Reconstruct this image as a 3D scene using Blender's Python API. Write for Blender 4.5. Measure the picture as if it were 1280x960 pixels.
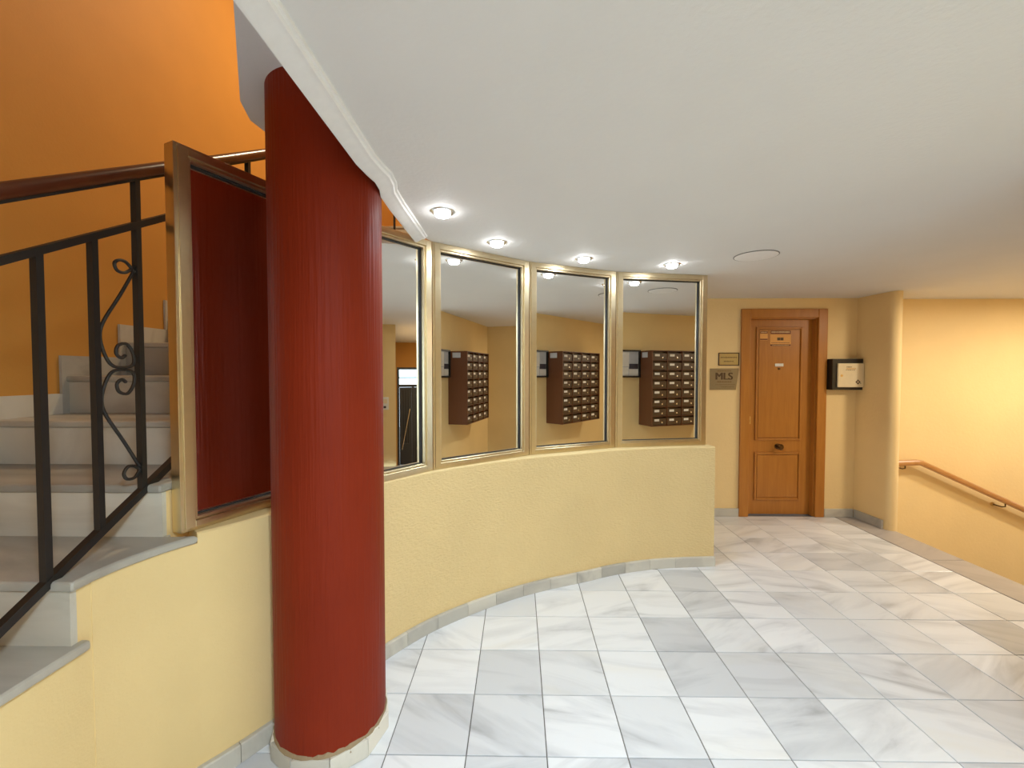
import bpy, bmesh, math, random
from mathutils import Vector, Matrix
random.seed(7)
for o in list(bpy.data.objects): bpy.data.objects.remove(o)
S = bpy.context.scene
COL = S.collection
PI = math.pi

# ------------------------------------------------------------------ camera, world, big lights, exposure
cd = bpy.data.cameras.new('camera'); cam = bpy.data.objects.new('camera', cd); COL.objects.link(cam)
cd.sensor_fit = 'HORIZONTAL'; cd.sensor_width = 36.0; cd.lens = 36.0 * 529.0 / 1280.0
cd.clip_start = 0.02
cam.location = (0, 0, 1.5)
cam.rotation_euler = (PI / 2 - math.atan(15 / 529.0), 0, math.atan(8 / 529.0))
S.camera = cam
w = bpy.data.worlds.new('world'); S.world = w; w.use_nodes = True
bg = w.node_tree.nodes['Background']
bg.inputs[0].default_value = (0.68, 0.85, 1.0, 1); bg.inputs[1].default_value = 5.0
S.view_settings.view_transform = 'Standard'; S.view_settings.look = 'None'
S.view_settings.gamma = 1.0; S.view_settings.use_curve_mapping = False
S.view_settings.exposure = 0.0
SPOT_W = 14.0          # the four cool downlights in front of the mirrors
STAIR_W = 62.0         # warm lamp high in the left stairwell
EDGE_FILL_W = 20.0          # added out-of-view warm fill for the door wall, far wall and floor
DOWN_W = 42.0          # warm lamp over the steps that go down on the right
ROOM_FILL_W = 66.0          # added fill lamp behind the camera, brightens the whole lobby
HALL_FILL_W = 3.0          # added weak fill hidden behind the mirrors, lights the door wall

# ------------------------------------------------------------------ materials
def nodes(name):
    m = bpy.data.materials.new(name); m.use_nodes = True
    nt = m.node_tree; return m, nt, nt.nodes['Principled BSDF']
def N(nt, t, **k):
    n = nt.nodes.new(t)
    for a, b in k.items(): setattr(n, a, b)
    return n
def L(nt, a, b): nt.links.new(a, b)
def coord(nt, scale=(1, 1, 1), obj=True):
    tc = N(nt, 'ShaderNodeTexCoord'); mp = N(nt, 'ShaderNodeMapping')
    mp.inputs['Scale'].default_value = scale
    L(nt, tc.outputs['Object'], mp.inputs[0]); return mp.outputs[0]
def ramp(nt, fac, stops):
    r = N(nt, 'ShaderNodeValToRGB'); e = r.color_ramp.elements
    while len(e) < len(stops): e.new(0.5)
    for q, (p, c) in zip(e, stops): q.position = p; q.color = (*c, 1)
    L(nt, fac, r.inputs[0]); return r.outputs[0]
def mix(nt, fac, a, b):
    x = N(nt, 'ShaderNodeMix', data_type='RGBA')
    if isinstance(fac, float): x.inputs[0].default_value = fac
    else: L(nt, fac, x.inputs[0])
    for s, v in ((6, a), (7, b)):
        if isinstance(v, tuple): x.inputs[s].default_value = (*v, 1)
        else: L(nt, v, x.inputs[s])
    return x.outputs[2]
def bump(nt, b, h, dist, strength=1.0):
    n = N(nt, 'ShaderNodeBump'); n.inputs['Distance'].default_value = dist; n.inputs['Strength'].default_value = strength
    L(nt, h, n.inputs['Height']); L(nt, n.outputs[0], b.inputs['Normal'])
def noise(nt, co, scale, detail=3, rough=.5, dist=0):
    n = N(nt, 'ShaderNodeTexNoise'); n.inputs['Scale'].default_value = scale; n.inputs['Detail'].default_value = detail
    n.inputs['Roughness'].default_value = rough; n.inputs['Distortion'].default_value = dist
    L(nt, co, n.inputs['Vector']); return n.outputs['Fac']
def paint(name, c, var=.05, rough=.6, bscale=90, bdist=.002, scl=(1, 1, 1), spec=.3):
    m, nt, b = nodes(name); co = coord(nt, scl)
    f = noise(nt, coord(nt), 2.2, 4)
    d = tuple(max(0, x * (1 - var)) for x in c); e = tuple(min(1, x * (1 + var)) for x in c)
    L(nt, ramp(nt, f, [(.3, d), (.7, e)]), b.inputs['Base Color'])
    b.inputs['Roughness'].default_value = rough; b.inputs['Specular IOR Level'].default_value = spec
    if bdist: bump(nt, b, noise(nt, co, bscale, 2), bdist)
    return m
def plain(name, c, rough=.5, metal=0., spec=.5):
    m, nt, b = nodes(name); b.inputs['Base Color'].default_value = (*c, 1)
    f = noise(nt, coord(nt), 30, 3)
    L(nt, ramp(nt, f, [(0, tuple(x * .93 for x in c)), (1, tuple(min(1, x * 1.05) for x in c))]), b.inputs['Base Color'])
    b.inputs['Roughness'].default_value = rough; b.inputs['Metallic'].default_value = metal
    b.inputs['Specular IOR Level'].default_value = spec; return m
def marble(name, light, mid, dark, rough=.16, per_obj=True, warm=(.80, .74, .62)):
    m, nt, b = nodes(name)
    tc = N(nt, 'ShaderNodeTexCoord'); oi = N(nt, 'ShaderNodeObjectInfo')
    off = N(nt, 'ShaderNodeVectorMath', operation='SCALE'); off.inputs[0].default_value = (37, 91, 53)
    L(nt, oi.outputs['Random'], off.inputs['Scale'])
    add = N(nt, 'ShaderNodeVectorMath', operation='ADD'); L(nt, tc.outputs['Object'], add.inputs[0]); L(nt, off.outputs[0], add.inputs[1])
    ro = N(nt, 'ShaderNodeVectorRotate', rotation_type='Z_AXIS')
    an = N(nt, 'ShaderNodeMath', operation='MULTIPLY_ADD'); an.inputs[1].default_value = 1.2; an.inputs[2].default_value = -.6
    L(nt, oi.outputs['Random'], an.inputs[0]); L(nt, add.outputs[0], ro.inputs['Vector']); L(nt, an.outputs[0], ro.inputs['Angle'])
    mp = N(nt, 'ShaderNodeMapping'); mp.inputs['Scale'].default_value = (1.3, 6.5, 4.0); L(nt, ro.outputs[0], mp.inputs[0])
    f = noise(nt, mp.outputs[0], 1.0, 6, .55, .9)
    g = noise(nt, mp.outputs[0], .45, 4, .5, .5)
    vein = ramp(nt, f, [(.24, dark), (.40, mid), (.54, light), (.75, light)])
    warmf = ramp(nt, g, [(.58, (0, 0, 0)), (.78, (.75, .75, .75))])
    c = mix(nt, warmf, vein, mix(nt, .55, vein, warm))
    r2 = N(nt, 'ShaderNodeMath', operation='MULTIPLY'); r2.inputs[1].default_value = 7.31
    L(nt, oi.outputs['Random'], r2.inputs[0])
    fr = N(nt, 'ShaderNodeMath', operation='FRACT'); L(nt, r2.outputs[0], fr.inputs[0])
    tone = ramp(nt, fr.outputs[0], [(0, (1, 1, 1)), (.42, (.96, .96, .96)), (.68, (.86, .865, .87)), (.88, (.72, .725, .74)), (1, (.58, .585, .60))])
    mul = N(nt, 'ShaderNodeMix', data_type='RGBA', blend_type='MULTIPLY'); mul.inputs[0].default_value = 1.0
    L(nt, c, mul.inputs[6]); L(nt, tone, mul.inputs[7])
    L(nt, mul.outputs[2], b.inputs['Base Color'])
    b.inputs['Roughness'].default_value = rough; b.inputs['Specular IOR Level'].default_value = .4
    return m
def wood(name, a, c, scale=(14, 14, 1.2), rough=.38):
    m, nt, b = nodes(name); co = coord(nt, scale)
    f = noise(nt, co, 2.2, 5, .6, .4)
    L(nt, ramp(nt, f, [(.25, a), (.75, c)]), b.inputs['Base Color'])
    b.inputs['Roughness'].default_value = rough; bump(nt, b, f, .0006); return m
def emit(name, c, s):
    m = bpy.data.materials.new(name); m.use_nodes = True; nt = m.node_tree; nt.nodes.clear()
    e = N(nt, 'ShaderNodeEmission'); e.inputs[0].default_value = (*c, 1); e.inputs[1].default_value = s
    o = N(nt, 'ShaderNodeOutputMaterial'); L(nt, e.outputs[0], o.inputs[0]); return m

M = {}
M['yellow'] = paint('yellow_plaster', (.80, .60, .285), .03, .62, 120, .0012)
M['yellow_rough'] = paint('yellow_rough_plaster', (.78, .585, .285), .035, .6, 70, .005, (.7, .7, 1.5))
M['yellow_smooth'] = paint('yellow_smooth_plaster', (.86, .635, .31), .03, .55, 40, .0015)
M['orange'] = paint('orange_plaster', (.58, .285, .060), .04, .6, 90, .0006)
M['white'] = paint('white_ceiling', (.74, .725, .70), .015, .7, 60, .0012)
M['cornice'] = plain('cornice_white', (.84, .83, .81), .5)
M['red'] = paint('red_brushed_paint', (.215, .022, .006), .08, .5, 26, .0035, (3.2, 3.2, .12), .12)
M['mortar'] = paint('rough_mortar', (.30, .22, .13), .2, .9, 60, .004)
M['tile'] = marble('floor_marble', (.84, .85, .865), (.73, .74, .76), (.47, .475, .49), .24)
M['stone_trim'] = marble('skirting_marble', (.66, .62, .53), (.56, .52, .45), (.42, .40, .35), .3)
M['base_trim'] = marble('column_base_marble', (.80, .75, .64), (.72, .68, .58), (.6, .56, .48), .3)
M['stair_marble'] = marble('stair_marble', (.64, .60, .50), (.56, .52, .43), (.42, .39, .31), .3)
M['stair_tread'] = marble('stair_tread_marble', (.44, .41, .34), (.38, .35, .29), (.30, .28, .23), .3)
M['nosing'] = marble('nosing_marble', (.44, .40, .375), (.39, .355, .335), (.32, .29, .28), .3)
M['grout'] = plain('grout', (.15, .135, .12), .9)
M['wood'] = wood('door_oak', (.40, .145, .018), (.50, .20, .03))
M['rail_wood'] = wood('handrail_wood', (.065, .014, .006), (.13, .036, .012), (3, 3, 3), .3)
M['rail_oak'] = wood('oak_rail', (.42, .19, .05), (.55, .27, .085), (3, 14, 14), .35)
M['iron'] = plain('black_iron', (.012, .010, .008), .5)
M['gold'] = plain('champagne_aluminium', (.74, .63, .42), .30, 1.0)
M['mirror'] = plain('mirror_glass', (.88, .89, .88), .0, 1.0)
_m = M['mirror'].node_tree; _b = _m.nodes['Principled BSDF']
for l in list(_b.inputs['Base Color'].links): _m.links.remove(l)
_b.inputs['Base Color'].default_value = (.88, .885, .87, 1)
M['gasket'] = plain('dark_gasket', (.02, .018, .015), .6)
M['chrome'] = plain('chrome_ring', (.85, .85, .85), .25, 1.0)
M['lamp_w'] = emit('lamp_cool', (.97, .98, 1.0), 60.0)
M['lamp_y'] = emit('lamp_warm', (1.0, .86, .62), 8.0)
M['brown_metal'] = plain('brown_metal', (.135, .045, .014), .45)
M['dark_brown'] = plain('dark_brown_metal', (.075, .040, .016), .4)
M['slot'] = plain('slot_black', (.012, .006, .003), .8)
M['paper'] = plain('paper_white', (.80, .78, .72), .7)
M['paper_grey'] = plain('paper_grey', (.55, .56, .58), .7)
M['ink'] = plain('ink_dark', (.06, .05, .06), .7)
M['brass'] = plain('brass', (.70, .48, .18), .35, 1.0)
M['bronze'] = plain('dark_bronze', (.12, .07, .03), .3, 1.0)
M['plaque_steel'] = plain('plaque_steel', (.36, .29, .17), .35, .6)
M['plaque_gold'] = plain('plaque_gold', (.56, .41, .15), .4, .4)
M['plaque_ink'] = plain('plaque_ink', (.10, .055, .02), .6)
M['plaque_mid'] = plain('plaque_text', (.25, .16, .06), .6)
M['plaque_frame'] = plain('plaque_frame', (.045, .012, .006), .4)
M['black'] = plain('black_plastic', (.012, .010, .009), .35)
M['cream'] = plain('cream_metal', (.80, .66, .42), .45)
M['sticker'] = plain('sticker_orange', (.78, .38, .09), .5)
M['sticker_dark'] = plain('sticker_brown', (.20, .055, .012), .5)
M['sticker_light'] = plain('sticker_light', (.72, .50, .25), .5)
M['plastic'] = plain('white_plastic', (.78, .76, .70), .35)
M['grey_metal'] = plain('dark_grey_metal', (.05, .05, .05), .4, .3)
M['rim_grey'] = plain('rim_grey', (.20, .19, .17), .6)
M['pave'] = paint('street_pavement', (.55, .54, .52), .08, .9, 30, .002)
gm = bpy.data.materials.new('clear_glass'); gm.use_nodes = True; nt = gm.node_tree; nt.nodes.clear()
t_ = N(nt, 'ShaderNodeBsdfTransparent'); t_.inputs[0].default_value = (.95, .97, .96, 1)
g_ = N(nt, 'ShaderNodeBsdfGlossy'); g_.inputs['Roughness'].default_value = .02
f_ = N(nt, 'ShaderNodeFresnel'); f_.inputs[0].default_value = 1.45
mx = N(nt, 'ShaderNodeMixShader'); L(nt, f_.outputs[0], mx.inputs[0]); L(nt, t_.outputs[0], mx.inputs[1]); L(nt, g_.outputs[0], mx.inputs[2])
o_ = N(nt, 'ShaderNodeOutputMaterial'); L(nt, mx.outputs[0], o_.inputs[0]); M['glass'] = gm

# ------------------------------------------------------------------ mesh helpers
class MB:
    def __init__(s): s.v = []; s.f = []
    def box(s, x0, x1, y0, y1, z0, z1):
        b = len(s.v)
        s.v += [(x0, y0, z0), (x1, y0, z0), (x1, y1, z0), (x0, y1, z0), (x0, y0, z1), (x1, y0, z1), (x1, y1, z1), (x0, y1, z1)]
        s.f += [tuple(b + i for i in q) for q in ((3, 2, 1, 0), (4, 5, 6, 7), (0, 1, 5, 4), (1, 2, 6, 5), (2, 3, 7, 6), (3, 0, 4, 7))]
        return s
    def prism(s, pts, h0, h1, fn=lambda a, b, h: (a, b, h)):
        b = len(s.v); n = len(pts)
        s.v += [fn(p[0], p[1], h0) for p in pts] + [fn(p[0], p[1], h1) for p in pts]
        s.f += [tuple(range(b + n - 1, b - 1, -1)), tuple(range(b + n, b + 2 * n))]
        s.f += [(b + i, b + (i + 1) % n, b + n + (i + 1) % n, b + n + i) for i in range(n)]
        return s
    def tube(s, pts, r, n=10, closed=False, sq=False):
        P = [Vector(p) for p in pts]; b = len(s.v); m = len(P); prev = None
        for i, p in enumerate(P):
            if closed: t = P[(i + 1) % m] - P[i - 1]
            else: t = P[min(i + 1, m - 1)] - P[max(i - 1, 0)]
            t.normalize()
            if prev is None:
                ref = Vector((0, 0, 1)) if abs(t.z) < .9 else Vector((1, 0, 0))
                u = t.cross(ref).normalized()
            else:
                u = (prev - t * prev.dot(t)).normalized()
            prev = u; q = t.cross(u)
            for k in range(n):
                a = 2 * PI * (k + (.5 if sq else 0)) / n
                s.v.append(tuple(p + (u * math.cos(a) + q * math.sin(a)) * r))
        for i in range(m if closed else m - 1):
            for k in range(n):
                a = b + i * n + k; c = b + i * n + (k + 1) % n; j = ((i + 1) % m)
                s.f.append((a, c, b + j * n + (k + 1) % n, b + j * n + k))
        if not closed:
            s.f.append(tuple(b + k for k in reversed(range(n)))); s.f.append(tuple(b + (m - 1) * n + k for k in range(n)))
        return s
    def sweep(s, path, prof, closed=False):
        """prof: list of (off, z) closed polygon; path: list of (x,y); off to the left normal of travel"""
        m = len(path); n = len(prof); b = len(s.v)
        nr = normals(path)
        for (x, y), (nx, ny) in zip(path, nr):
            for o, z in prof: s.v.append((x + nx * o, y + ny * o, z))
        for i in range(m - 1):
            for k in range(n):
                a = b + i * n + k; c = b + i * n + (k + 1) % n
                s.f.append((a, c, c + n, a + n))
        s.f.append(tuple(b + k for k in reversed(range(n)))); s.f.append(tuple(b + (m - 1) * n + k for k in range(n)))
        return s
    def lathe(s, prof, c=(0, 0, 0), n=32, axis='z'):
        b = len(s.v); m = len(prof)
        for r, h in prof:
            for k in range(n):
                a = 2 * PI * k / n; x, y = r * math.cos(a), r * math.sin(a)
                if axis == 'z': s.v.append((c[0] + x, c[1] + y, c[2] + h))
                else: s.v.append((c[0] + x, c[1] + h, c[2] + y))
        for i in range(m - 1):
            for k in range(n):
                s.f.append((b + i * n + k, b + i * n + (k + 1) % n, b + (i + 1) * n + (k + 1) % n, b + (i + 1) * n + k))
        s.f.append(tuple(b + k for k in reversed(range(n)))); s.f.append(tuple(b + (m - 1) * n + k for k in range(n)))
        return s
    def build(s, name, mat, parent=None, smooth=False, bevel=0, loc=None, seg=2):
        me = bpy.data.meshes.new(name)
        L0 = Vector(loc) if loc is not None else Vector((0, 0, 0))
        me.from_pydata([tuple(Vector(v) - L0) for v in s.v], [], s.f)
        bm = bmesh.new(); bm.from_mesh(me); bmesh.ops.recalc_face_normals(bm, faces=bm.faces)
        if bevel:
            bmesh.ops.bevel(bm, geom=[e for e in bm.edges if len(e.link_faces) == 2 and e.calc_face_angle(0) > .5], offset=bevel, segments=seg, affect='EDGES', profile=.6)
        bm.to_mesh(me); bm.free()
        me.materials.append(M[mat] if isinstance(mat, str) else mat)
        if smooth:
            for p in me.polygons: p.use_smooth = True
            try: me.set_sharp_from_angle(angle=.6)
            except Exception: pass
        o = bpy.data.objects.new(name, me); COL.objects.link(o); o.location = L0
        if parent is not None: o.parent = parent
        return o
def normals(path):
    out = []
    m = len(path)
    for i in range(m):
        a = path[max(i - 1, 0)]; b = path[min(i + 1, m - 1)]
        dx, dy = b[0] - a[0], b[1] - a[1]; l = math.hypot(dx, dy) or 1
        out.append((-dy / l, dx / l))
    return out
def tag(o, label, cat, group=None, kind=None):
    o['label'] = label; o['category'] = cat
    if group: o['group'] = group
    if kind: o['kind'] = kind
    return o
def thing(name, label, cat, loc=(0, 0, 0), rz=0, group=None, kind=None):
    o = bpy.data.objects.new(name, None); COL.objects.link(o); o.empty_display_size = .1
    o.location = loc; o.rotation_euler = (0, 0, rz)
    return tag(o, label, cat, group, kind)
def part(mb, name, mat, parent, **k):
    return mb.build(name, mat, parent, **k)
def struct(mb, name, mat, label, cat, **k):
    return tag(mb.build(name, mat, **k), label, cat, kind='structure')
def spline(pts, n=8):
    out = []
    P = [pts[0]] + list(pts) + [pts[-1]]
    for i in range(1, len(P) - 2):
        p0, p1, p2, p3 = P[i - 1], P[i], P[i + 1], P[i + 2]
        for k in range(n):
            t = k / n
            out.append(tuple(.5 * (2 * p1[a] + (p2[a] - p0[a]) * t + (2 * p0[a] - 5 * p1[a] + 4 * p2[a] - p3[a]) * t * t + (3 * p1[a] - p0[a] - 3 * p2[a] + p3[a]) * t ** 3) for a in range(len(p1))))
    out.append(tuple(pts[-1])); return out
def resample(path, step):
    d = [0]
    for a, b in zip(path, path[1:]): d.append(d[-1] + math.dist(a, b))
    n = max(1, round(d[-1] / step)); out = []
    for i in range(n + 1):
        s = d[-1] * i / n; j = 0
        while j < len(d) - 2 and d[j + 1] < s: j += 1
        t = (s - d[j]) / (d[j + 1] - d[j]); out.append(tuple(path[j][a] + (path[j + 1][a] - path[j][a]) * t for a in range(2)))
    return out

CEIL = 2.255
# ================================================================== STRUCTURE
# curved low wall front line (plan)
ARC = spline([(-1.2505, 1.0), (-1.2505, 1.15), (-1.236, 1.29), (-1.178, 1.44), (-1.075, 1.58), (-.88, 1.89), (-.70, 2.17), (-.495, 2.42),
              (-.20, 2.66), (.10, 2.845), (.466, 3.005), (.735, 3.125), (1.09, 3.222), (1.515, 3.266)], 6)
ARC = resample(ARC, .05)
# ---- floor with tiles
fl = struct(MB().box(-1.6, 3.55, -2.6, 4.6, -.16, -.006), 'floor', 'grout', 'lobby floor of veined white and grey marble tiles', 'floor')
TX0, TY0, T = .112, 1.6114, .3158
def tile_mesh(poly, zt=0.0, name='tile'):
    mb = MB()
    cx = sum(p[0] for p in poly) / len(poly); cy = sum(p[1] for p in poly) / len(poly)
    n = len(poly); b = .0012
    top = [(p[0] + (cx - p[0]) * .012, p[1] + (cy - p[1]) * .012) for p in poly]
    mb.v = [(p[0] - cx, p[1] - cy, -.0055) for p in poly] + [(p[0] - cx, p[1] - cy, -b) for p in poly] + [(p[0] - cx, p[1] - cy, 0) for p in top]
    mb.f = [tuple(range(n - 1, -1, -1)), tuple(range(2 * n, 3 * n))]
    for l in (0, n):
        mb.f += [(l + i, l + (i + 1) % n, l + n + (i + 1) % n, l + n + i) for i in range(n)]
    return mb, cx, cy
def clip(poly, a, b):
    """keep the side to the right of a->b (the lobby side of the arc)"""
    def sd(p): return (b[0] - a[0]) * (p[1] - a[1]) - (b[1] - a[1]) * (p[0] - a[0])
    out = []
    for i, p in enumerate(poly):
        q = poly[(i + 1) % len(poly)]; sp, sq = sd(p), sd(q)
        if sp <= 0: out.append(p)
        if sp * sq < 0:
            t = sp / (sp - sq); out.append((p[0] + (q[0] - p[0]) * t, p[1] + (q[1] - p[1]) * t))
    return out
full = None
J = .0021
for i in range(-5, 10):
    for j in range(-13, 9):
        x0, y0 = TX0 + T * i, TY0 + T * j; x1, y1 = x0 + T, y0 + T
        if y1 > 4.42: y1 = 4.40
        if x1 > 3.29 or x1 < -1.25: continue
        if y1 < 1.49 and x0 > 1.85: continue           # behind the letterbox wall
        if y0 < -2.4: continue
        if y0 > 3.15 and x1 < 1.2: continue
        poly = [(x0 + J, y0 + J), (x1 - J, y0 + J), (x1 - J, y1 - J), (x0 + J, y1 - J)]
        cl = list(poly)
        if y0 < 3.15 and x0 < 1.36:
            for a, b in zip(ARC[::3], ARC[3::3]):
                if len(cl) < 3 or math.dist(a, ((x0 + x1) / 2, (y0 + y1) / 2)) > .42: continue
                l_ = math.dist(a, b); ox, oy = -(b[1] - a[1]) / l_ * .03, (b[0] - a[0]) / l_ * .03
                cl = clip(cl, (a[0] + ox, a[1] + oy), (b[0] + ox, b[1] + oy))
            mid = ((x0 + x1) / 2, (y0 + y1) / 2); ya = min(ARC, key=lambda p: abs(p[0] - mid[0]))[1]
            if y0 > ya + .25: continue
            cl = [p for k, p in enumerate(cl) if math.dist(p, cl[k - 1]) > .0015]
            if len(cl) < 3: continue
            ar = abs(sum(cl[k - 1][0] * cl[k][1] - cl[k][0] * cl[k - 1][1] for k in range(len(cl)))) / 2
            if ar < .0002: continue
        if x0 < -1.25:
            cl = clip(cl, (-1.25, -3), (-1.25, 3))
            if len(cl) < 3: continue
        if cl == poly and y1 - y0 > T - .001:
            if full is None: full = tile_mesh(poly)[0].build('tile', 'tile', fl); o = full
            else: o = full.copy(); COL.objects.link(o)
            o.location = ((x0 + x1) / 2, (y0 + y1) / 2, random.uniform(-.0005, .0005))
        else:
            mb, cx, cy = tile_mesh(cl); o = mb.build('tile', 'tile', fl); o.location = (cx, cy, random.uniform(-.0005, .0005))
# nosing slabs along the edge of the steps down
for y0, y1 in ((2.41, 3.385), (3.389, 4.40)):
    mb = MB().box(-.135, .145, -(y1 - y0) / 2, (y1 - y0) / 2, -.032, 0)
    o = mb.build('edge_slab', 'nosing', fl, bevel=.006); o.location = (3.275 + .139, (y0 + y1) / 2, 0)
for y0 in (1.49, 1.795, 2.1):
    o = MB().box(-.13, .49, -.15, .15, -.0055, 0).build('edge_slab', 'nosing', fl, bevel=.001); o.location = (3.41, y0 + .152, 0)

# ---- ceiling
CE = [(-.525, -2.4), (-.525, 1.50), (-.515, 1.56), (-.507, 1.62), (-.512, 1.70), (-.53, 1.76), (-.53, 2.40), (-.5, 2.47), (-.46, 3.0), (-.46, 4.62), (8.3, 4.62), (8.3, 2.3), (3.95, 2.3), (3.95, 1.44), (1.9, 1.44), (1.9, -2.4)]
ce = struct(MB().prism(CE, CEIL, CEIL + .16), 'ceiling', 'white', 'smooth white lobby ceiling slab, open to the stairwell on its left', 'ceiling')
# cornice along the left edge of the ceiling
cp = [(-.508, -2.3), (-.508, .6), (-.523, 1.48), (-.515, 1.56), (-.505, 1.62), (-.510, 1.69), (-.527, 1.76), (-.532, 1.9), (-.532, 2.36)]
pr = [(-.028, CEIL + .001), (-.026, CEIL - .008), (-.018, CEIL - .010), (-.014, CEIL - .018), (.002, CEIL - .020), (.030, CEIL - .036), (.040, CEIL - .036), (.042, CEIL + .05), (.0, CEIL + .05)]
struct(MB().sweep(cp, pr), 'trim_1', 'cornice', 'white moulded cornice along the ceiling edge beside the red column', 'cornice', smooth=True)
# soffit of the upper landing
SO = [(-.50, -2.4), (-.50, 2.02), (-1.0, 2.02), (-1.09, 2.0), (-1.145, 1.93), (-1.157, 1.84), (-1.115, 1.71), (-1.0, 1.524), (-.879, 1.329), (-.70, 1.04), (-.6, .4), (-.6, -2.4)]
struct(MB().prism(SO, 2.585, 2.86), 'trim_2', 'white', 'pale grey underside of the upper landing above the red column', 'landing')
struct(MB().box(-.50, .02, -2.4, 4.62, 2.42, 2.60), 'trim_3', 'white', 'concealed floor slab over the lobby ceiling', 'slab')
# ---- walls
struct(MB().box(-2.4, -2.25, -2.6, 5.35, -.16, 5.1), 'wall_left', 'orange', 'orange stairwell wall rising beside the staircase', 'wall')
struct(MB().box(-2.25, .02, 5.2, 5.35, -.16, 5.1), 'wall_stair_back', 'orange', 'orange end wall at the top of the stairwell', 'wall')
struct(MB().box(-.1, .02, -2.4, 5.2, 2.6, 5.1), 'wall_stair_inner', 'orange', 'orange upper wall of the stairwell above the lobby ceiling', 'wall')
struct(MB().box(-.1, .02, 3.2, 5.2, -.16, 2.6), 'wall_corridor_end', 'yellow', 'wall closing the corridor behind the mirrors', 'wall')
struct(MB().box(-2.4, .02, -2.6, 5.35, 5.1, 5.25), 'ceiling_stairwell', 'white', 'white ceiling high over the stairwell', 'ceiling')
struct(MB().box(-2.25, -1.25, -2.6, -2.4, -.16, 5.1), 'wall_stair_front', 'orange', 'orange stairwell wall behind the first steps', 'wall')
struct(MB().box(-1.25, .02, -2.6, -2.4, 2.26, 5.1), 'wall_stair_front_upper', 'orange', 'orange upper stairwell wall behind the landing', 'wall')
# wall behind the camera with an added window that lets in fill daylight
wf = MB().box(-1.25, .25, -2.6, -2.4, -.16, 2.42).box(1.6, 1.9, -2.6, -2.4, -.16, 2.42).box(.25, 1.6, -2.6, -2.4, -.16, .25).box(.25, 1.6, -2.6, -2.4, 2.15, 2.42)
struct(wf, 'wall_front', 'yellow', 'yellow wall behind the camera around the added fill window', 'wall')
wn = thing('fill_window', 'added unseen window behind the camera, for fill daylight', 'window', (.925, -2.5, .25), kind='structure')
fr = MB()
for a, b in ((-.675, -.625), (-.02, .02), (.625, .675)): fr.box(a, b, -.03, .03, 0, 1.9)
fr.box(-.625, .625, -.029, .029, 0, .05).box(-.625, .625, -.029, .029, 1.85, 1.9)
part(fr, 'fill_window_frame', 'grey_metal', wn)
for a, b in ((-.625, -.02), (.02, .625)): part(MB().box(a, b, -.004, .004, .05, 1.85), 'pane', 'glass', wn)
# lobby side wall behind right, letterbox wall, right wall
struct(MB().box(1.9, 2.05, -2.6, 1.44, -.16, 2.42), 'wall_side', 'yellow', 'yellow lobby wall running back beside the letterbox niche', 'wall')
struct(MB().box(2.05, 3.95, 1.30, 1.44, -.16, 2.42).box(1.9, 2.05, 1.44, 1.4401, 0, .001), 'wall_letterbox', 'yellow', 'yellow niche wall carrying the letterboxes, seen in the mirrors', 'wall')
struct(MB().box(3.95, 4.10, 1.30, 2.30, -1.2, 2.42).box(4.10, 8.3, 2.15, 2.30, -1.2, 2.42), 'wall_right', 'yellow', 'yellow wall with a light switch, seen in the leftmost mirror beyond the column', 'wall')
# door wall with opening, return and rounded end
DW = 4.40
dw = MB().box(.02, 2.33, DW, 4.62, -.16, CEIL).box(3.115, 3.47, DW, 4.62, -.16, CEIL).box(2.33, 3.115, DW, 4.62, 2.10, CEIL)
struct(dw, 'wall_back', 'yellow_smooth', 'yellow wall around the wooden door', 'wall')
nose = [(3.4705, 4.43), (3.4705, 4.36), (3.478, 4.22), (3.49, 4.09)]
for k in range(0, 11):
    a = PI + PI * .98 * k / 10 + .12
    nose.append((3.545 + .055 * math.cos(a), 4.065 + .066 * math.sin(a)))
nose += [(3.64, 4.12), (3.67, 4.43)]
struct(MB().prism(nose, -1.2, CEIL), 'wall_return', 'yellow_smooth', 'rounded yellow wall end between the wooden door and the steps down', 'wall', smooth=True)
struct(MB().box(3.55, 8.3, 4.46, 4.62, -1.2, CEIL), 'wall_far', 'yellow_smooth', 'bright yellow wall carrying the oak handrail above the steps down', 'wall')
# stairwell flank under the lobby floor edge
struct(MB().box(3.40, 3.55, 2.30, 4.46, -1.2, -.035), 'wall_step_flank', 'yellow', 'wall under the edge of the lobby floor at the steps', 'wall')
# curved low wall
def arcseg(y_lo, y_hi): return [p for p in ARC if y_lo <= p[1] <= y_hi]
cw = MB()
i0 = next(i for i, p in enumerate(ARC) if p[1] > 1.45)
prw = [(0, .0005), (.12, .0005), (.12, .925), (.006, .925), (.0, .919)]
ic = next(i for i, p in enumerate(ARC) if p[1] > 1.80)
cw.sweep(ARC[ic:], prw)
low = [p for p in ARC[:i0 + 1] if p[1] > 1.165]
cl_ = MB().sweep(low, [(0, .0005), (.12, .0005), (.12, .887), (0, .887)])
cl_.sweep(ARC[i0:ic + 1], prw)
struct(cl_, 'wall_curved_left', 'yellow', 'smooth yellow low wall between the stairs and the red column', 'wall', smooth=True)
struct(cw, 'wall_curved', 'yellow_rough', 'curved low yellow plaster wall below the mirror panels', 'wall', smooth=True)
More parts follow.
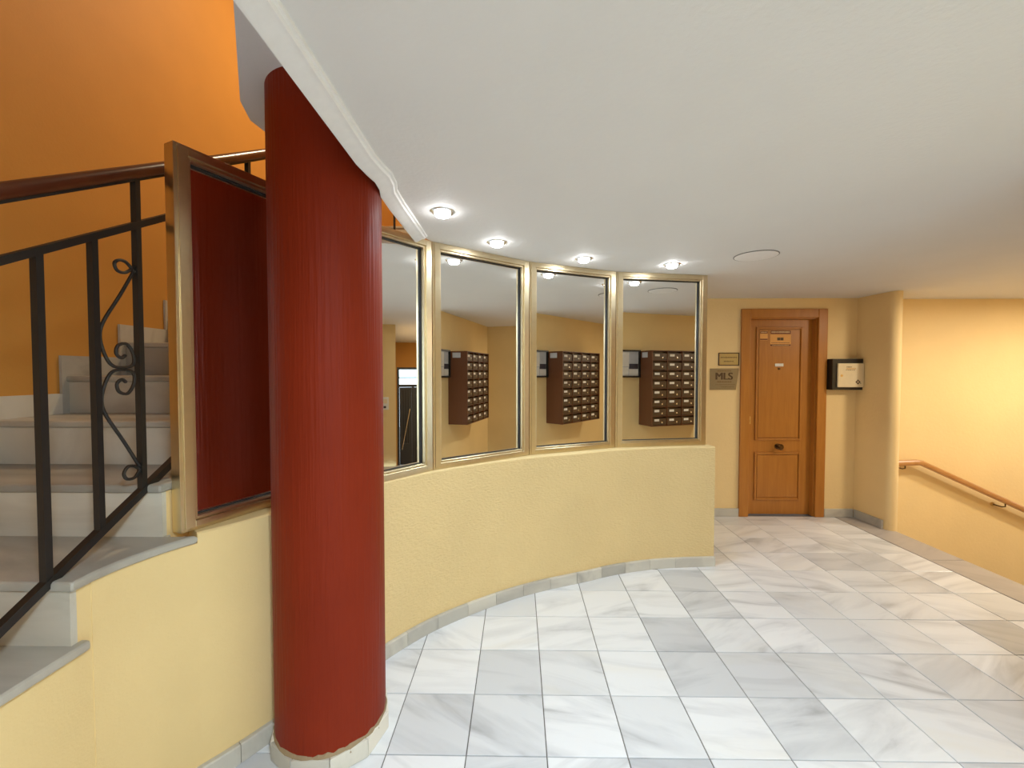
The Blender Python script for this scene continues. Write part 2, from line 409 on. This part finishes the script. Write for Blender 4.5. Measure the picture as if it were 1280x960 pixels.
# baseboards
bb = thing('baseboard_curved', 'marble skirting pieces along the foot of the curved low wall', 'skirting', (0, 0, 0), kind='structure')
bpath = [p for p in ARC if p[1] > 1.2]
run = resample(bpath, .21)
fine = resample(bpath, .0175); per = 12
nn = len(fine) - 1; k = 0
cuts = list(range(0, nn, per)); cuts = [c for c in cuts if c < nn - 14] + [nn]
for a, b in zip(cuts, cuts[1:]):
    seg = fine[a:b + 1]
    t0 = (seg[1][0] - seg[0][0], seg[1][1] - seg[0][1])
    seg = [(seg[0][0] + t0[0] * .07, seg[0][1] + t0[1] * .07)] + seg[1:-1] + [(seg[-1][0] - t0[0] * .07, seg[-1][1] - t0[1] * .07)] if b != nn else seg
    o = random.uniform(0, .0015)
    mb = MB().sweep(seg, [(-.0005, .0006), (-.019 - o, .0006), (-.019 - o, .070), (-.015 - o, .075), (-.0005, .075)])
    c = seg[len(seg) // 2]
    part(mb, 'skirting_tile', 'stone_trim', bb, loc=(c[0], c[1], 0))
b2 = thing('baseboard_back', 'marble skirting pieces beside the wooden door and around the wall return', 'skirting', (0, 0, 0), kind='structure')
for x0, x1 in ((1.45, 1.90), (1.903, 2.285), (3.162, 3.455)):
    part(MB().box(x0, x1, DW - .018, DW - .0005, .0006, .085), 'skirting_tile', 'stone_trim', b2, bevel=.003, loc=((x0 + x1) / 2, DW, 0))
mb = MB().prism([(3.458, 4.382), (3.4735, 4.377), (3.487, 4.13), (3.489, 4.06), (3.470, 4.06)], .0006, .085)
part(mb, 'skirting_tile', 'stone_trim', b2, bevel=.003, loc=(3.48, 4.2, 0))
# ================================================================== STAIRS (left)
RIS, GO = .187, .31
def step(k): return 1.13 + GO * k, .92 + RIS * k
core = []
for k in range(-4, 13):
    y, z = step(k)
    core += [(y + .03, z - RIS - .0305), (y + .03, z - .0305)]
core[0] = (core[0][0], 0.0)
core = [(p[0], max(p[1], .0005)) for p in core]
core += [(5.2, core[-1][1]), (5.2, .0005)]
pts = []
for p in core:
    if not pts or math.dist(p, pts[-1]) > 1e-5: pts.append(p)
struct(MB().prism(pts, -2.25, -1.25, lambda a, b, h: (h, a, b)), 'wall_stair', 'yellow', 'smooth yellow stringer wall under the open side of the marble stairs', 'wall')
st = thing('staircase', 'white marble stairs with rounded nosings climbing along the orange wall', 'stairs', (-1.75, 1.13, 0))
t0 = None
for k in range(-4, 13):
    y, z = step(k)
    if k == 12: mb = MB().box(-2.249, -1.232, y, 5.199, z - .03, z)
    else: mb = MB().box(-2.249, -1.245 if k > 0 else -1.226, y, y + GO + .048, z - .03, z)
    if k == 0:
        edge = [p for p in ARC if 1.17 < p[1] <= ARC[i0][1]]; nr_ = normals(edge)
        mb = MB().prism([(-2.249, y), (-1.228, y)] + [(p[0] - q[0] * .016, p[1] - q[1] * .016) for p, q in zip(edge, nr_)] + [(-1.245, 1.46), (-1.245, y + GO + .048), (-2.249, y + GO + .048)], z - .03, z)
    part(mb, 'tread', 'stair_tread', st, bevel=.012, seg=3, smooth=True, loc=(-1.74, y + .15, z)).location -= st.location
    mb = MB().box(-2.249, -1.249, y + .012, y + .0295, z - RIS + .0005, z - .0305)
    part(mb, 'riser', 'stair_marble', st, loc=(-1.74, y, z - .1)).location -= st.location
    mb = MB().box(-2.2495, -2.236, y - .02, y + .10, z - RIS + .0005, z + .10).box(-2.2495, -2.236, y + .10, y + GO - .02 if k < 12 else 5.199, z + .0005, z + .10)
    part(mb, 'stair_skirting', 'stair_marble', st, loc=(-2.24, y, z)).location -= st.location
# railing
rl = thing('stair_railing', 'black iron stair railing with scrolls and a brown wooden handrail', 'railing', (-1.3, 1.13, .9))
def lp(mb, name, mat, **k): return part(mb, name, mat, rl, loc=rl.location, **k)
RX = -1.3
def sl(y, z0, m): return z0 + m * (y - 1.3)
def hand(y): return sl(y, 2.098, .592)
def sec(y): return sl(y, 1.923, .572)
def bot(y): return sl(y, 1.014, .575)
o = lp(MB().tube([(RX, -.2, hand(-.2)), (RX, 4.75, hand(4.75))], .021, 14), 'handrail', 'rail_wood', smooth=True); o.location = (0, 0, 0)
o = lp(MB().tube([(RX, -.2, hand(-.2) - .021), (RX, 4.75, hand(4.75) - .021)], .012, 4, sq=True), 'rail_bar', 'iron'); o.location = (0, 0, 0)
o = lp(MB().tube([(RX, -.2, sec(-.2)), (RX, 4.75, sec(4.75))], .0145, 4, sq=True), 'rail_bar', 'iron'); o.location = (0, 0, 0)
o = lp(MB().tube([(RX, -.2, bot(-.2)), (RX, 4.75, bot(4.75))], .0165, 4, sq=True), 'rail_bar', 'iron'); o.location = (0, 0, 0)
def scroll(y0, zc):
    """two mirrored C scrolls between a bar at y0 and a post at y0+.15; zc is where they touch"""
    def sp(cy, cz, r, a0, a1, n=14, shrink=.6):
        return [(RX, cy + r * (1 - (1 - shrink) * i / n) * math.cos(a0 + (a1 - a0) * i / n), cz + r * (1 - (1 - shrink) * i / n) * math.sin(a0 + (a1 - a0) * i / n)) for i in range(n + 1)]
    for s in (1, -1):
        p = [(0.075, 0.004), (.125, .012), (.128, .05), (.105, .082), (.075, .075), (.068, .05), (.085, .035), (.1, .045)]
        a = [(RX, y0 + u, zc + s * v) for u, v in reversed(p)]
        b = [(0.045, .018), (.024, .06), (.016, .105), (.03, .15), (.0865, .24), (.140, .332)]
        path = a + [(RX, y0 + u, zc + s * v) for u, v in b]
        m = MB().tube(spline(path, 5), .0052, 6); o = lp(m, 'scroll', 'iron', smooth=True); o.location = (0, 0, 0)
        lo = [(.142, .325), (.112, .352), (.085, .353), (.070, .338), (.080, .318), (.108, .318), (.142, .345)] if s > 0 else [(.13, .30), (.115, .275), (.09, .275), (.083, .295), (.10, .308), (.112, .298)]
        if s < 0: lo = [(.143, .345), (.122, .368), (.094, .366), (.084, .345), (.100, .326), (.124, .330), (.143, .345)]
        m = MB().tube(spline([(RX, y0 + u, zc + s * v) for u, v in lo], 5), .0052, 6); o = lp(m, 'scroll', 'iron', smooth=True); o.location = (0, 0, 0)
ys = [1.131 + .1515 * k for k in range(-8, 24)]
for k, y in zip(range(-8, 24), ys):
    post = (k - 2) % 4 == 0
    if y > 3.1 and k not in (19, 22): continue
    top = (hand(y) - .02) if post else sec(y)
    base = bot(y)
    if post:
        kk = math.floor((y - 1.13) / GO); base = step(max(kk, -4))[1] + .0005 if (y > 1.6 or 0 < y < .9) else bot(y)
    q = .0095
    o = lp(MB().box(RX - q, RX + q, y - q, y + q, base, top), 'post' if post else 'baluster', 'iron'); o.location = (0, 0, 0)
    if (k - 1) % 4 == 0 and y < 3: scroll(y, sl(y, 1.521, .58))

# ================================================================== COLUMN
CX, CY, CR = -.778, 1.725, .213
co = thing('column', 'round dark red column with brushed paint standing in the curved wall', 'column', (CX, CY, 0))
mb = MB().lathe([(CR, .05 + 2.5345 * i / 12) for i in range(13)], (0, 0, 0), 72)
part(mb, 'shaft', 'red', co, smooth=True)
ring = []
random.seed(3)
for k in range(72):
    a = 2 * PI * k / 72; r = CR + .006 + random.uniform(-.003, .003); ring.append((r * math.cos(a), r * math.sin(a)))
mo = MB(); n = 72
mo.v = [(x, y, .055) for x, y in ring] + [(x * .995, y * .995, .072 + random.uniform(-.002, .003)) for x, y in ring] + [(CR * .99 * math.cos(2 * PI * k / n), CR * .99 * math.sin(2 * PI * k / n), .086 + random.uniform(-.006, .006)) for k in range(n)]
for l in (0, n): mo.f += [(l + i, l + (i + 1) % n, l + n + (i + 1) % n, l + n + i) for i in range(n)]
part(mo, 'mortar_bed', 'mortar', co)
NF = 10
for k in range(NF):
    a0 = math.radians(-105) + 2 * PI * k / NF; a1 = a0 + 2 * PI / NF
    am = (a0 + a1) / 2
    Ri, Ro = (CR - .012) / math.cos(PI / NF), (CR + .007) / math.cos(PI / NF)
    e = .004
    q = [(Ri * math.cos(a0 + e), Ri * math.sin(a0 + e)), (Ro * math.cos(a0 + e), Ro * math.sin(a0 + e)), (Ro * math.cos(a1 - e), Ro * math.sin(a1 - e)), (Ri * math.cos(a1 - e), Ri * math.sin(a1 - e))]
    part(MB().prism(q, .0006, .070), 'base_tile', 'base_trim', co, bevel=.003)

# ================================================================== MIRRORS
V0 = (-.80, 2.06); V1 = (-.50, 2.46); V2 = (.075, 2.915); V3 = (.735, 3.215); V4 = (1.478, 3.345)
def mirror(a, b, label, zb=.9255, zt=CEIL - .001, w=.048):
    dx, dy = b[0] - a[0], b[1] - a[1]; Ln = math.hypot(dx, dy); th = math.atan2(dy, dx)
    t = thing('mirror_panel', label, 'mirror', (a[0], a[1], zb), th, 'row of framed mirror panels on the curved wall')
    H = zt - zb; g = .002
    x0, x1 = g, Ln - g
    # local: x along, -y to the lobby. stepped aluminium profile
    f = MB()
    def rect(x0, x1, z0, z1, ws, w, y0, y1):
        f.box(x0, x0 + ws, y0, y1, z0, z1).box(x1 - ws, x1, y0, y1, z0, z1)
        f.box(x0 + ws, x1 - ws, y0, y1, z0, z0 + w).box(x0 + ws, x1 - ws, y0, y1, z1 - w, z1)
    ws = w + .009
    rect(x0, x1, 0, H, .012, .012, .000, .055)
    rect(x0 + .012, x1 - .012, .012, H - .012, ws - .024, w - .024, -.006, .055)
    rect(x0 + ws - .012, x1 - ws + .012, w - .012, H - w + .012, .012, .012, .004, .055)
    part(f, 'frame', 'gold', t, bevel=.0015, seg=1)
    part(MB().box(x0 + ws + .0005, x1 - ws - .0005, .038, .044, w + .0005, H - w - .0005), 'mirror_glass', 'mirror', t)
    gk = MB(); e = .004
    X0, X1, Z0, Z1 = x0 + ws, x1 - ws, w, H - w
    gk.box(X0, X0 + e, .026, .0378, Z0, Z1).box(X1 - e, X1, .026, .0378, Z0, Z1).box(X0 + e, X1 - e, .030, .0378, Z0, Z0 + .003).box(X0 + e, X1 - e, .026, .0378, Z1 - e, Z1)
    part(gk, 'gasket', 'gasket', t)
    return t
P0a = (-1.193, 1.462); th0 = math.radians(66)
mirror(P0a, (P0a[0] + .49 * math.cos(th0), P0a[1] + .49 * math.sin(th0)), 'gold framed mirror left of the red column, beside the stair railing', zb=.926, zt=2.30)
mirror(V0, V1, 'narrow looking gold framed mirror just right of the red column, partly hidden by it')
mirror(V1, V2, 'gold framed mirror, second to the right of the red column')
mirror(V2, V3, 'gold framed mirror, third to the right of the red column')
mirror(V3, V4, 'gold framed mirror at the right end of the curved wall, nearest the door')

# ================================================================== CEILING FITTINGS
def downlight(x, y, label, power=SPOT_W, em='lamp_w', color=(.72, .87, 1.0), r=.047, angle=150, group='ceiling downlights above the mirrors'):
    t = thing('downlight', label, 'ceiling light', (x, y, CEIL), 0, group)
    part(MB().lathe([(r - .008, -.001), (r - .008, -.006), (r + .004, -.006), (r + .012, -.0005)], n=28), 'trim_ring', 'chrome', t, smooth=True)
    part(MB().lathe([(r - .009, -.003), (r - .010, -.012), (r * .66, -.022), (.3 * r, -.027), (.004, -.028)], n=24), 'bulb', em, t, smooth=True)
    ld = bpy.data.lights.new('lamp', 'SPOT'); ld.energy = power; ld.color = color; ld.spot_size = math.radians(angle); ld.spot_blend = .7; ld.shadow_soft_size = .035
    lo = bpy.data.objects.new('lamp', ld); COL.objects.link(lo); lo.parent = t; lo.location = (0, 0, -.045)
    return t
downlight(-.358, 2.011, 'small bright downlight nearest the white cornice')
downlight(-.126, 2.486, 'small bright downlight above the second mirror right of the column')
downlight(.436, 2.850, 'small bright downlight above the third mirror right of the column')
downlight(1.078, 3.010, 'small bright downlight above the mirror nearest the door')
t = thing('ceiling_cover', 'flat round white cover plate set in the ceiling in front of the door', 'ceiling cover', (1.54, 2.79, CEIL))
part(MB().lathe([(.127, -.0005), (.132, -.0005), (.132, -.004), (.127, -.005)], n=40), 'rim', 'rim_grey', t, smooth=True)
part(MB().lathe([(.1265, -.0005), (.1265, -.005), (.120, -.006), (.004, -.006)], n=40), 'plate', 'cornice', t, smooth=True)
def round_lamp(x, y, z, label, power, em='lamp_w', color=(.70, .86, 1.0), r=.14, cat='ceiling light'):  # serves both the inferred lamps and the added fill lamps
    t = thing('ceiling_lamp', label, cat, (x, y, z))
    part(MB().lathe([(r, -.0005), (r + .015, -.0005), (r + .015, -.03), (r, -.035)], n=36), 'rim', 'chrome', t, smooth=True)
    part(MB().lathe([(r - .001, -.002), (r - .001, -.03), (r * .7, -.042), (.004, -.046)], n=36), 'diffuser', em, t, smooth=True)
    ld = bpy.data.lights.new('lamp', 'AREA'); ld.shape = 'DISK'; ld.size = 2 * r; ld.energy = power; ld.color = color
    lo = bpy.data.objects.new('lamp', ld); COL.objects.link(lo); lo.parent = t; lo.location = (0, 0, -.05)
    return t
round_lamp(.45, -.35, CEIL, 'added round fill lamp in the lobby ceiling behind the camera', ROOM_FILL_W)
round_lamp(-.75, 3.4, 5.1, 'round warm lamp on the stairwell ceiling', STAIR_W, 'lamp_y', (1, .80, .52), .18)
round_lamp(5.3, 3.2, CEIL, 'round warm lamp above the steps going down', DOWN_W, 'lamp_y', (1, .90, .72), .12)
round_lamp(3.86, 3.05, CEIL, 'added unseen warm fill lamp above the top of the steps going down', EDGE_FILL_W, 'lamp_y', (1, .88, .70), .10)
round_lamp(1.15, 3.92, CEIL, 'added unseen warm fill lamp in the corridor behind the mirrors', HALL_FILL_W, 'lamp_y', (1, .80, .56), .12)

# ================================================================== WOODEN DOOR
dr = thing('door_1', 'oak panelled door with brass knob in the yellow back wall', 'door', (2.722, 4.46, 0), kind='structure')
X = lambda x: x - 2.722
Y = lambda y: y - 4.46
cs = MB()
cs.box(X(2.283), X(2.375), Y(4.375), Y(DW - .0005), 0.0006, 2.145).box(X(3.062), X(3.155), Y(4.375), Y(DW - .0005), .0006, 2.145).box(X(2.375), X(3.062), Y(4.375), Y(DW - .0005), 2.055, 2.145)
part(cs, 'architrave', 'wood', dr, bevel=.006)
jb = MB().box(X(2.3305), X(2.392), Y(4.4005), Y(4.60), .0006, 2.09).box(X(3.052), X(3.1145), Y(4.4005), Y(4.60), .0006, 2.09).box(X(2.392), X(3.052), Y(4.4005), Y(4.60), 2.045, 2.09)
part(jb, 'jamb', 'wood', dr, bevel=.002)
leaf = MB().box(X(2.393), X(3.051), 0, .045, .004, 2.044)
lf = part(leaf, 'leaf', 'wood', dr)
def panel(x0, x1, z0, z1):
    m = MB()
    w = .022
    for (a, b, c, d) in ((x0, x0 + w, z0, z1), (x1 - w, x1, z0, z1), (x0 + w, x1 - w, z0, z0 + w), (x0 + w, x1 - w, z1 - w, z1)):
        m.box(X(a), X(b), -.014, -.0002, c, d)
    part(m, 'panel_moulding', 'wood', lf, bevel=.006)
    part(MB().box(X(x0 + .03), X(x1 - .03), -.006, -.0002, z0 + .03, z1 - .03), 'door_panel', 'wood', lf, bevel=.004)
panel(2.475, 2.955, .785, 1.968); panel(2.475, 2.955, .155, .66)
kn = MB().lathe([(.028, 0), (.030, -.006), (.012, -.010), (.011, -.030), (.020, -.036), (.031, -.050), (.031, -.062), (.022, -.074), (.004, -.077)], (X(2.715), -.0005, .722), 24, 'y')
part(kn, 'knob', 'bronze', lf, smooth=True)
part(MB().box(X(2.672), X(2.757), -.0105, -.0064, 1.558, 1.588), 'name_plate', 'paper', lf)
part(MB().lathe([(.012, 0), (.012, -.005), (.004, -.008)], (X(2.715), -.0064, 1.535), 16, 'y'), 'peephole', 'bronze', lf, smooth=True)
part(MB().box(X(2.405), X(2.432), -.004, -.0003, .955, 1.035), 'lock_plate', 'brass', lf, bevel=.001)
part(MB().box(X(2.413), X(2.422), -.006, -.0042, .975, 1.0), 'key_slot', 'ink', lf)
def dashes(x0, x1, z, h, n, mat, parent, y0, name='lettering', gap=.25):
    """illegible small print: a row of letter-like strokes as one part"""
    m = MB(); wd = (x1 - x0) / n
    for i in range(n):
        g = gap * wd; a = x0 + i * wd
        hh = h * random.choice((1, .85, 1, .7))
        m.box(a, a + wd - g, y0 - .0008, y0, z - hh / 2, z + hh / 2)
    return part(m, name, mat, parent)
random.seed(5)
ys_ = -.0064
sk = part(MB().box(X(2.512), X(2.592), ys_ - .0015, ys_, 1.828, 1.930), 'sticker', 'sticker', lf); sk['label'] = 'small orange sticker with brown bands'
for z0, z1 in ((1.900, 1.925), (1.832, 1.846)): part(MB().box(X(2.514), X(2.590), ys_ - .0026, ys_ - .0016, z0, z1), 'sticker_band', 'sticker_dark', sk)
dashes(X(2.522), X(2.582), 1.913, .010, 6, 'sticker_light', sk, ys_ - .0027)
sk2 = part(MB().box(X(2.618), X(2.832), ys_ - .0015, ys_, 1.765, 1.935), 'sticker', 'sticker', lf); sk2['label'] = 'wide orange notice sticker with dark centre letters'
for z0, z1 in ((1.893, 1.932), (1.768, 1.788)): part(MB().box(X(2.620), X(2.830), ys_ - .0026, ys_ - .0016, z0, z1), 'sticker_band', 'sticker_dark', sk2)
dashes(X(2.63), X(2.82), 1.914, .016, 14, 'sticker_light', sk2, ys_ - .0027)
dashes(X(2.64), X(2.81), 1.778, .006, 16, 'sticker_light', sk2, ys_ - .0027)
dashes(X(2.69), X(2.757), 1.843, .034, 2, 'plaque_ink', sk2, ys_ - .0016, gap=.08)
dashes(X(2.63), X(2.82), 1.803, .006, 12, 'sticker_dark', sk2, ys_ - .0016)

# ================================================================== WALL PLAQUES AND BOX
def text_mesh(txt, size, mat, parent, loc, name='lettering', bold=.0):
    cu = bpy.data.curves.new(name, 'FONT'); cu.body = txt; cu.size = size; cu.extrude = .0006
    cu.align_x = 'CENTER'; cu.align_y = 'CENTER'
    to = bpy.data.objects.new(name, cu); COL.objects.link(to)
    bpy.context.view_layer.update()
    me = bpy.data.meshes.new_from_object(to.evaluated_get(bpy.context.evaluated_depsgraph_get()))
    bpy.data.objects.remove(to)
    bm = bmesh.new(); bm.from_mesh(me); bm.verts.ensure_lookup_table(); bm.edges.ensure_lookup_table(); bm.faces.ensure_lookup_table()
    if bold:
        for dx in (-bold, bold):
            g = bmesh.ops.duplicate(bm, geom=bm.verts[:len(me.vertices)] + bm.edges[:len(me.edges)] + bm.faces[:len(me.polygons)])
            for v in g['geom']:
                if isinstance(v, bmesh.types.BMVert): v.co.x += dx; v.co.z -= .0001
            bm.verts.ensure_lookup_table(); bm.edges.ensure_lookup_table(); bm.faces.ensure_lookup_table()
    bm.to_mesh(me); bm.free()
    me.materials.clear(); me.materials.append(M[mat])
    o = bpy.data.objects.new(name, me); COL.objects.link(o); o.parent = parent
    o.location = loc; o.rotation_euler = (PI / 2, 0, 0); return o
yw = DW - .0005
pl = thing('name_plaque', 'grey metal wall plaque reading MLS left of the wooden door', 'plaque', (2.12, yw, 1.425))
part(MB().prism([(-.145, -.109), (.122, -.109), (.150, .111), (-.145, .111)], -.006, 0, lambda a, b, h: (a, h, b)), 'plate', 'plaque_steel', pl, bevel=.001, seg=1)
text_mesh('MLS', .104, 'plaque_ink', pl, (-.002, -.0066, .028), bold=.0045)
for x0, x1, z, h, n in ((-.07, .075, .086, .012, 12), (-.072, .078, -.026, .016, 11), (-.09, .115, -.055, .007, 22), (-.03, .105, -.078, .007, 14)):
    dashes(x0, x1, z, h, n, 'plaque_mid', pl, -.0062)
p2 = thing('name_plaque', 'small brass wall plaque in a dark frame, above the grey plaque', 'plaque', (2.165, yw, 1.632))
part(MB().box(-.098, .098, -.006, 0, -.058, .058), 'plate', 'plaque_gold', p2)
fm = MB(); w_ = .008
fm.box(-.106, -.098, -.009, 0, -.066, .066).box(.098, .106, -.009, 0, -.066, .066).box(-.098, .098, -.009, 0, -.066, -.058).box(-.098, .098, -.009, 0, .058, .066)
part(fm, 'frame', 'plaque_frame', p2)
dashes(-.085, .085, .018, .014, 17, 'plaque_mid', p2, -.0062)
dashes(-.050, .050, -.022, .014, 10, 'plaque_mid', p2, -.0062)
bx = thing('wall_box', 'square cream letterbox with black surround on the wall right of the door', 'letterbox', (3.318, yw, 1.475))
part(MB().box(-.155, .150, -.085, 0, -.155, .158), 'surround', 'black', bx, bevel=.004)
cv = part(MB().box(-.110, .148, -.103, -.0855, -.128, .112), 'front_cover', 'cream', bx, bevel=.005)
part(MB().box(-.03, .065, -.1045, -.1032, .050, .066), 'slot', 'sticker_light', cv)
dashes(-.028, .028, .075, .010, 4, 'plaque_mid', cv, -.1032)
dashes(-.035, .06, .044, .006, 5, 'plaque_mid', cv, -.1032)
part(MB().lathe([(.012, 0), (.012, -.002), (.004, -.002)], (-.075, -.1032, -.012), 16, 'y'), 'keyhole', 'brass', cv, smooth=True)
lg = MB()
for a in range(3):
    for b in range(3):
        if (a, b) in ((1, 1),): continue
        u, v = (a - 1) * .012, (b - 1) * .012; cx_, cz_ = .088 + (u - v) * .72, -.075 + (u + v) * .72
        lg.prism([(cx_ - .008, cz_), (cx_, cz_ - .008), (cx_ + .008, cz_), (cx_, cz_ + .008)], -.1042, -.1032, lambda p, q, h: (p, h, q))
lg.box(.110, .118, -.1042, -.1032, -.092, -.084)
part(lg, 'emblem', 'plaque_ink', cv)

# ================================================================== OAK HANDRAIL (right)
HY = 4.385
hr = thing('wall_handrail', 'oak handrail on brackets sloping down the bright yellow wall', 'handrail', (3.9, HY, .56))
pp = [(3.80, HY, .560), (4.10, HY, .572), (4.14, HY, .565), (7.0, HY, .565 - .455 * 2.86)]
H0 = Vector((3.9, HY, .56))
mb = MB()
for i in range(len(pp) - 1):
    pass
prof = [(-.022, -.026), (.022, -.026), (.028, -.010), (.028, .012), (.018, .026), (-.018, .026), (-.028, .012), (-.028, -.010)]
b0 = 0
for (x, y, z) in pp: mb.v += [(x - H0.x, y + a - H0.y, z + c - H0.z) for a, c in prof]
n = 8
for i in range(len(pp) - 1):
    mb.f += [(i * n + k, i * n + (k + 1) % n, (i + 1) * n + (k + 1) % n, (i + 1) * n + k) for k in range(n)]
mb.f += [tuple(reversed(range(n))), tuple(3 * n + k for k in range(n))]
part(mb, 'rail', 'rail_oak', hr)
for xb, zb in ((3.975, .565), (5.0, .565 - .455 * .86), (6.2, .565 - .455 * 2.06)):
    q = MB().tube([(xb - 3.9, 0, zb - .56 - .024), (xb - 3.9, 0, zb - .56 - .055), (xb - 3.9 - .01, .02, zb - .56 - .065), (xb - 3.9 - .05, .0735, zb - .56 - .052)], .006, 8)
    br = part(q, 'bracket', 'bronze', hr, smooth=True)
    part(MB().lathe([(.022, .0745), (.022, .070), (.008, .068)], (xb - 3.95, 0, zb - .56 - .052), 18, 'y'), 'rosette', 'brass', br, smooth=True)
# steps down and lower hall
sd = thing('entrance_steps', 'grey marble steps leading down to the street door', 'stairs', (3.55, 3.4, -.9))
for k in range(1, 7):
    x, z = 3.55 + .32 * (k - 1), -.15 * k
    part(MB().box(x - 3.55 + (.0005 if k > 1 else .0005), x - 3.55 + .34, -1.099, 1.059 if k > 1 else .585, z - .032 + .9, z + .9), 'tread', 'nosing', sd, bevel=.006)
    part(MB().box(x - 3.55 + .0005, x - 3.55 + .31, -1.099, 1.059 if k > 1 else .585, max(z + .9 - .4, .001), z + .9 - .0325), 'riser', 'nosing', sd)
fl2 = struct(MB().box(3.56, 8.3, 2.30, 4.46, -1.1, -.901), 'floor_hall', 'nosing', 'grey marble floor of the lower street hall', 'floor')
struct(MB().box(8.15, 8.3, 2.30, 2.33, -.9, CEIL).box(8.15, 8.3, 4.03, 4.46, -.9, CEIL).box(8.15, 8.3, 2.33, 4.03, 1.62, CEIL), 'wall_street', 'orange', 'orange wall above the street door, seen in the leftmost mirror', 'wall')
d2 = thing('door_2', 'dark framed glazed street door with bright transom, seen in a mirror', 'door', (8.2, 3.18, -.9), kind='structure')
q = MB().box(-.04, .04, -.85, -.79, 0, 2.52).box(-.04, .04, .79, .85, 0, 2.52).box(-.039, .039, -.79, .79, 2.01, 2.08).box(-.039, .039, -.79, .79, 2.46, 2.52).box(-.039, .039, -.48, -.42, 0, 2.01).box(-.039, .039, -.79, .79, 2.24, 2.27)
part(q, 'door_frame', 'grey_metal', d2)
for z0, z1 in ((2.08, 2.24), (2.27, 2.46)): part(MB().box(-.004, .004, -.79, .79, z0, z1), 'transom_pane', 'glass', d2)
for s in (-1, 1):
    a, b = (-.788, -.482) if s < 0 else (-.418, .788)
    lfm = MB().box(-.025, .025, a, a + .07, .005, 2.005).box(-.025, .025, b - .07, b, .005, 2.005).box(-.0245, .0245, a + .07, b - .07, .005, .55).box(-.0245, .0245, a + .07, b - .07, 1.93, 2.005)
    l_ = part(lfm, 'door_leaf', 'grey_metal', d2)
    part(MB().box(-.004, .004, a + .07, b - .07, .55, 1.93), 'solid_panel' if s < 0 else 'pane', 'grey_metal' if s < 0 else 'glass', l_)
    part(MB().tube([(-.05, a + .06, .4), (-.05, a + .26, 1.45)], .012, 8), 'pull_bar', 'chrome', l_)
    for yy in (.3, .5, .7): part(MB().box(-.02, -.008, a + yy * (b - a) - .008, a + yy * (b - a) + .008, .55, 1.93), 'grille_bar', 'iron', l_)
struct(MB().box(8.3, 16, -4, 12, -1.1, -.91), 'floor_street', 'pave', 'pavement outside the street door', 'pavement')
# light switch on the right wall (seen in the mirror)
sw = thing('light_switch', 'white double light switch on yellow wall, reflected just right of the red column', 'switch', (3.9495, 2.13, 1.0))
part(MB().box(-.008, 0, -.06, .06, -.10, .10), 'plate', 'plastic', sw, bevel=.003)
part(MB().box(-.012, -.0083, -.04, .04, 0, .07), 'rocker', 'cream', sw, bevel=.002)
part(MB().box(-.011, -.0083, -.02, .02, -.075, -.04), 'button', 'ink', sw, bevel=.002)

# ================================================================== LETTERBOXES (seen in the mirrors)
MW, MD, MH = .92, .26, .945
mbk = thing('letterbox_bank', 'brown metal bank of thirty two letterboxes on the niche wall, reflected in the mirrors', 'letterboxes', (2.262, 1.701, .823), 0)
body = MB()
body.box(0, .012, -MD, 0, 0, MH).box(MW - .012, MW, -MD, 0, 0, MH).box(.012, MW - .012, -MD, 0, 0, .010).box(.012, MW - .012, -MD, 0, MH - .010, MH).box(.012, MW - .012, -MD, -MD + .01, .01, MH - .01)
rows, cols = 8, 4
rh = (MH - .02) / rows; cwid = (MW - .024) / cols
for r in range(1, rows): body.box(.012, MW - .012, -MD + .01, -.004, .010 + r * rh - .003, .010 + r * rh + .003)
for c in range(1, cols): body.box(.012 + c * cwid - .003, .012 + c * cwid + .003, -MD + .0101, -.0041, .0101, MH - .0101)
part(body, 'body', 'brown_metal', mbk)
part(MB().box(-.0012, -.0003, -.20, -.09, MH - .085, MH - .02), 'paper_label', 'paper_grey', mbk)
d0 = p0 = l0 = None
for r in range(rows):
    for c in range(cols):
        x = .012 + (c + .5) * cwid; z = .010 + (r + .5) * rh
        if d0 is None:
            d0 = MB().box(-cwid / 2 + .005, cwid / 2 - .005, -.030, -.012, -rh / 2 + .006, rh / 2 - .026).box(-cwid / 2 + .005, cwid / 2 - .005, -.06, -.05, rh / 2 - .026, rh / 2 - .004).build('letterbox_door', 'dark_brown', mbk)
            d = d0
            p0 = MB().box(-.075, -.005, -.0115, -.009, -.005, .022).build('name_card', 'paper', d)
            l0 = MB().lathe([(.010, 0), (.010, .006), (.004, .007)], (.035, -.0117, -.022), 12, 'y').build('lock', 'chrome', d)
        else:
            d = d0.copy(); COL.objects.link(d); d.parent = mbk
            for q in (p0, l0):
                e = q.copy(); COL.objects.link(e); e.parent = d
                if random.random() < .12 and q is p0: e.location.x += .02
        d.location = (x, 0, z)
# notice board beside it
nb = thing('notice_board', 'black framed glazed notice board with pale papers, reflected beside the letterboxes', 'notice board', (2.10, 1.4405, 1.45))
part(MB().box(-.135, .14, 0, .012, 0, .31), 'backing', 'paper_grey', nb)
fm = MB().box(-.155, -.135, 0, .035, -.02, .33).box(.14, .16, 0, .035, -.02, .33).box(-.135, .14, 0, .035, -.02, 0).box(-.135, .14, 0, .035, .31, .33)
part(fm, 'frame', 'black', nb)
for k, (a, b, c, d, m_) in enumerate(((-.13, -.0, .12, .30, 'paper'), (.005, .13, .16, .30, 'paper_grey'), (.0, .135, .09, .155, 'ink'), (-.13, -.01, .005, .11, 'paper'), (.0, .135, .005, .085, 'paper'))):
    part(MB().box(a, b, .0125, .0135 + .0004 * k, c, d), 'notice', m_, nb)
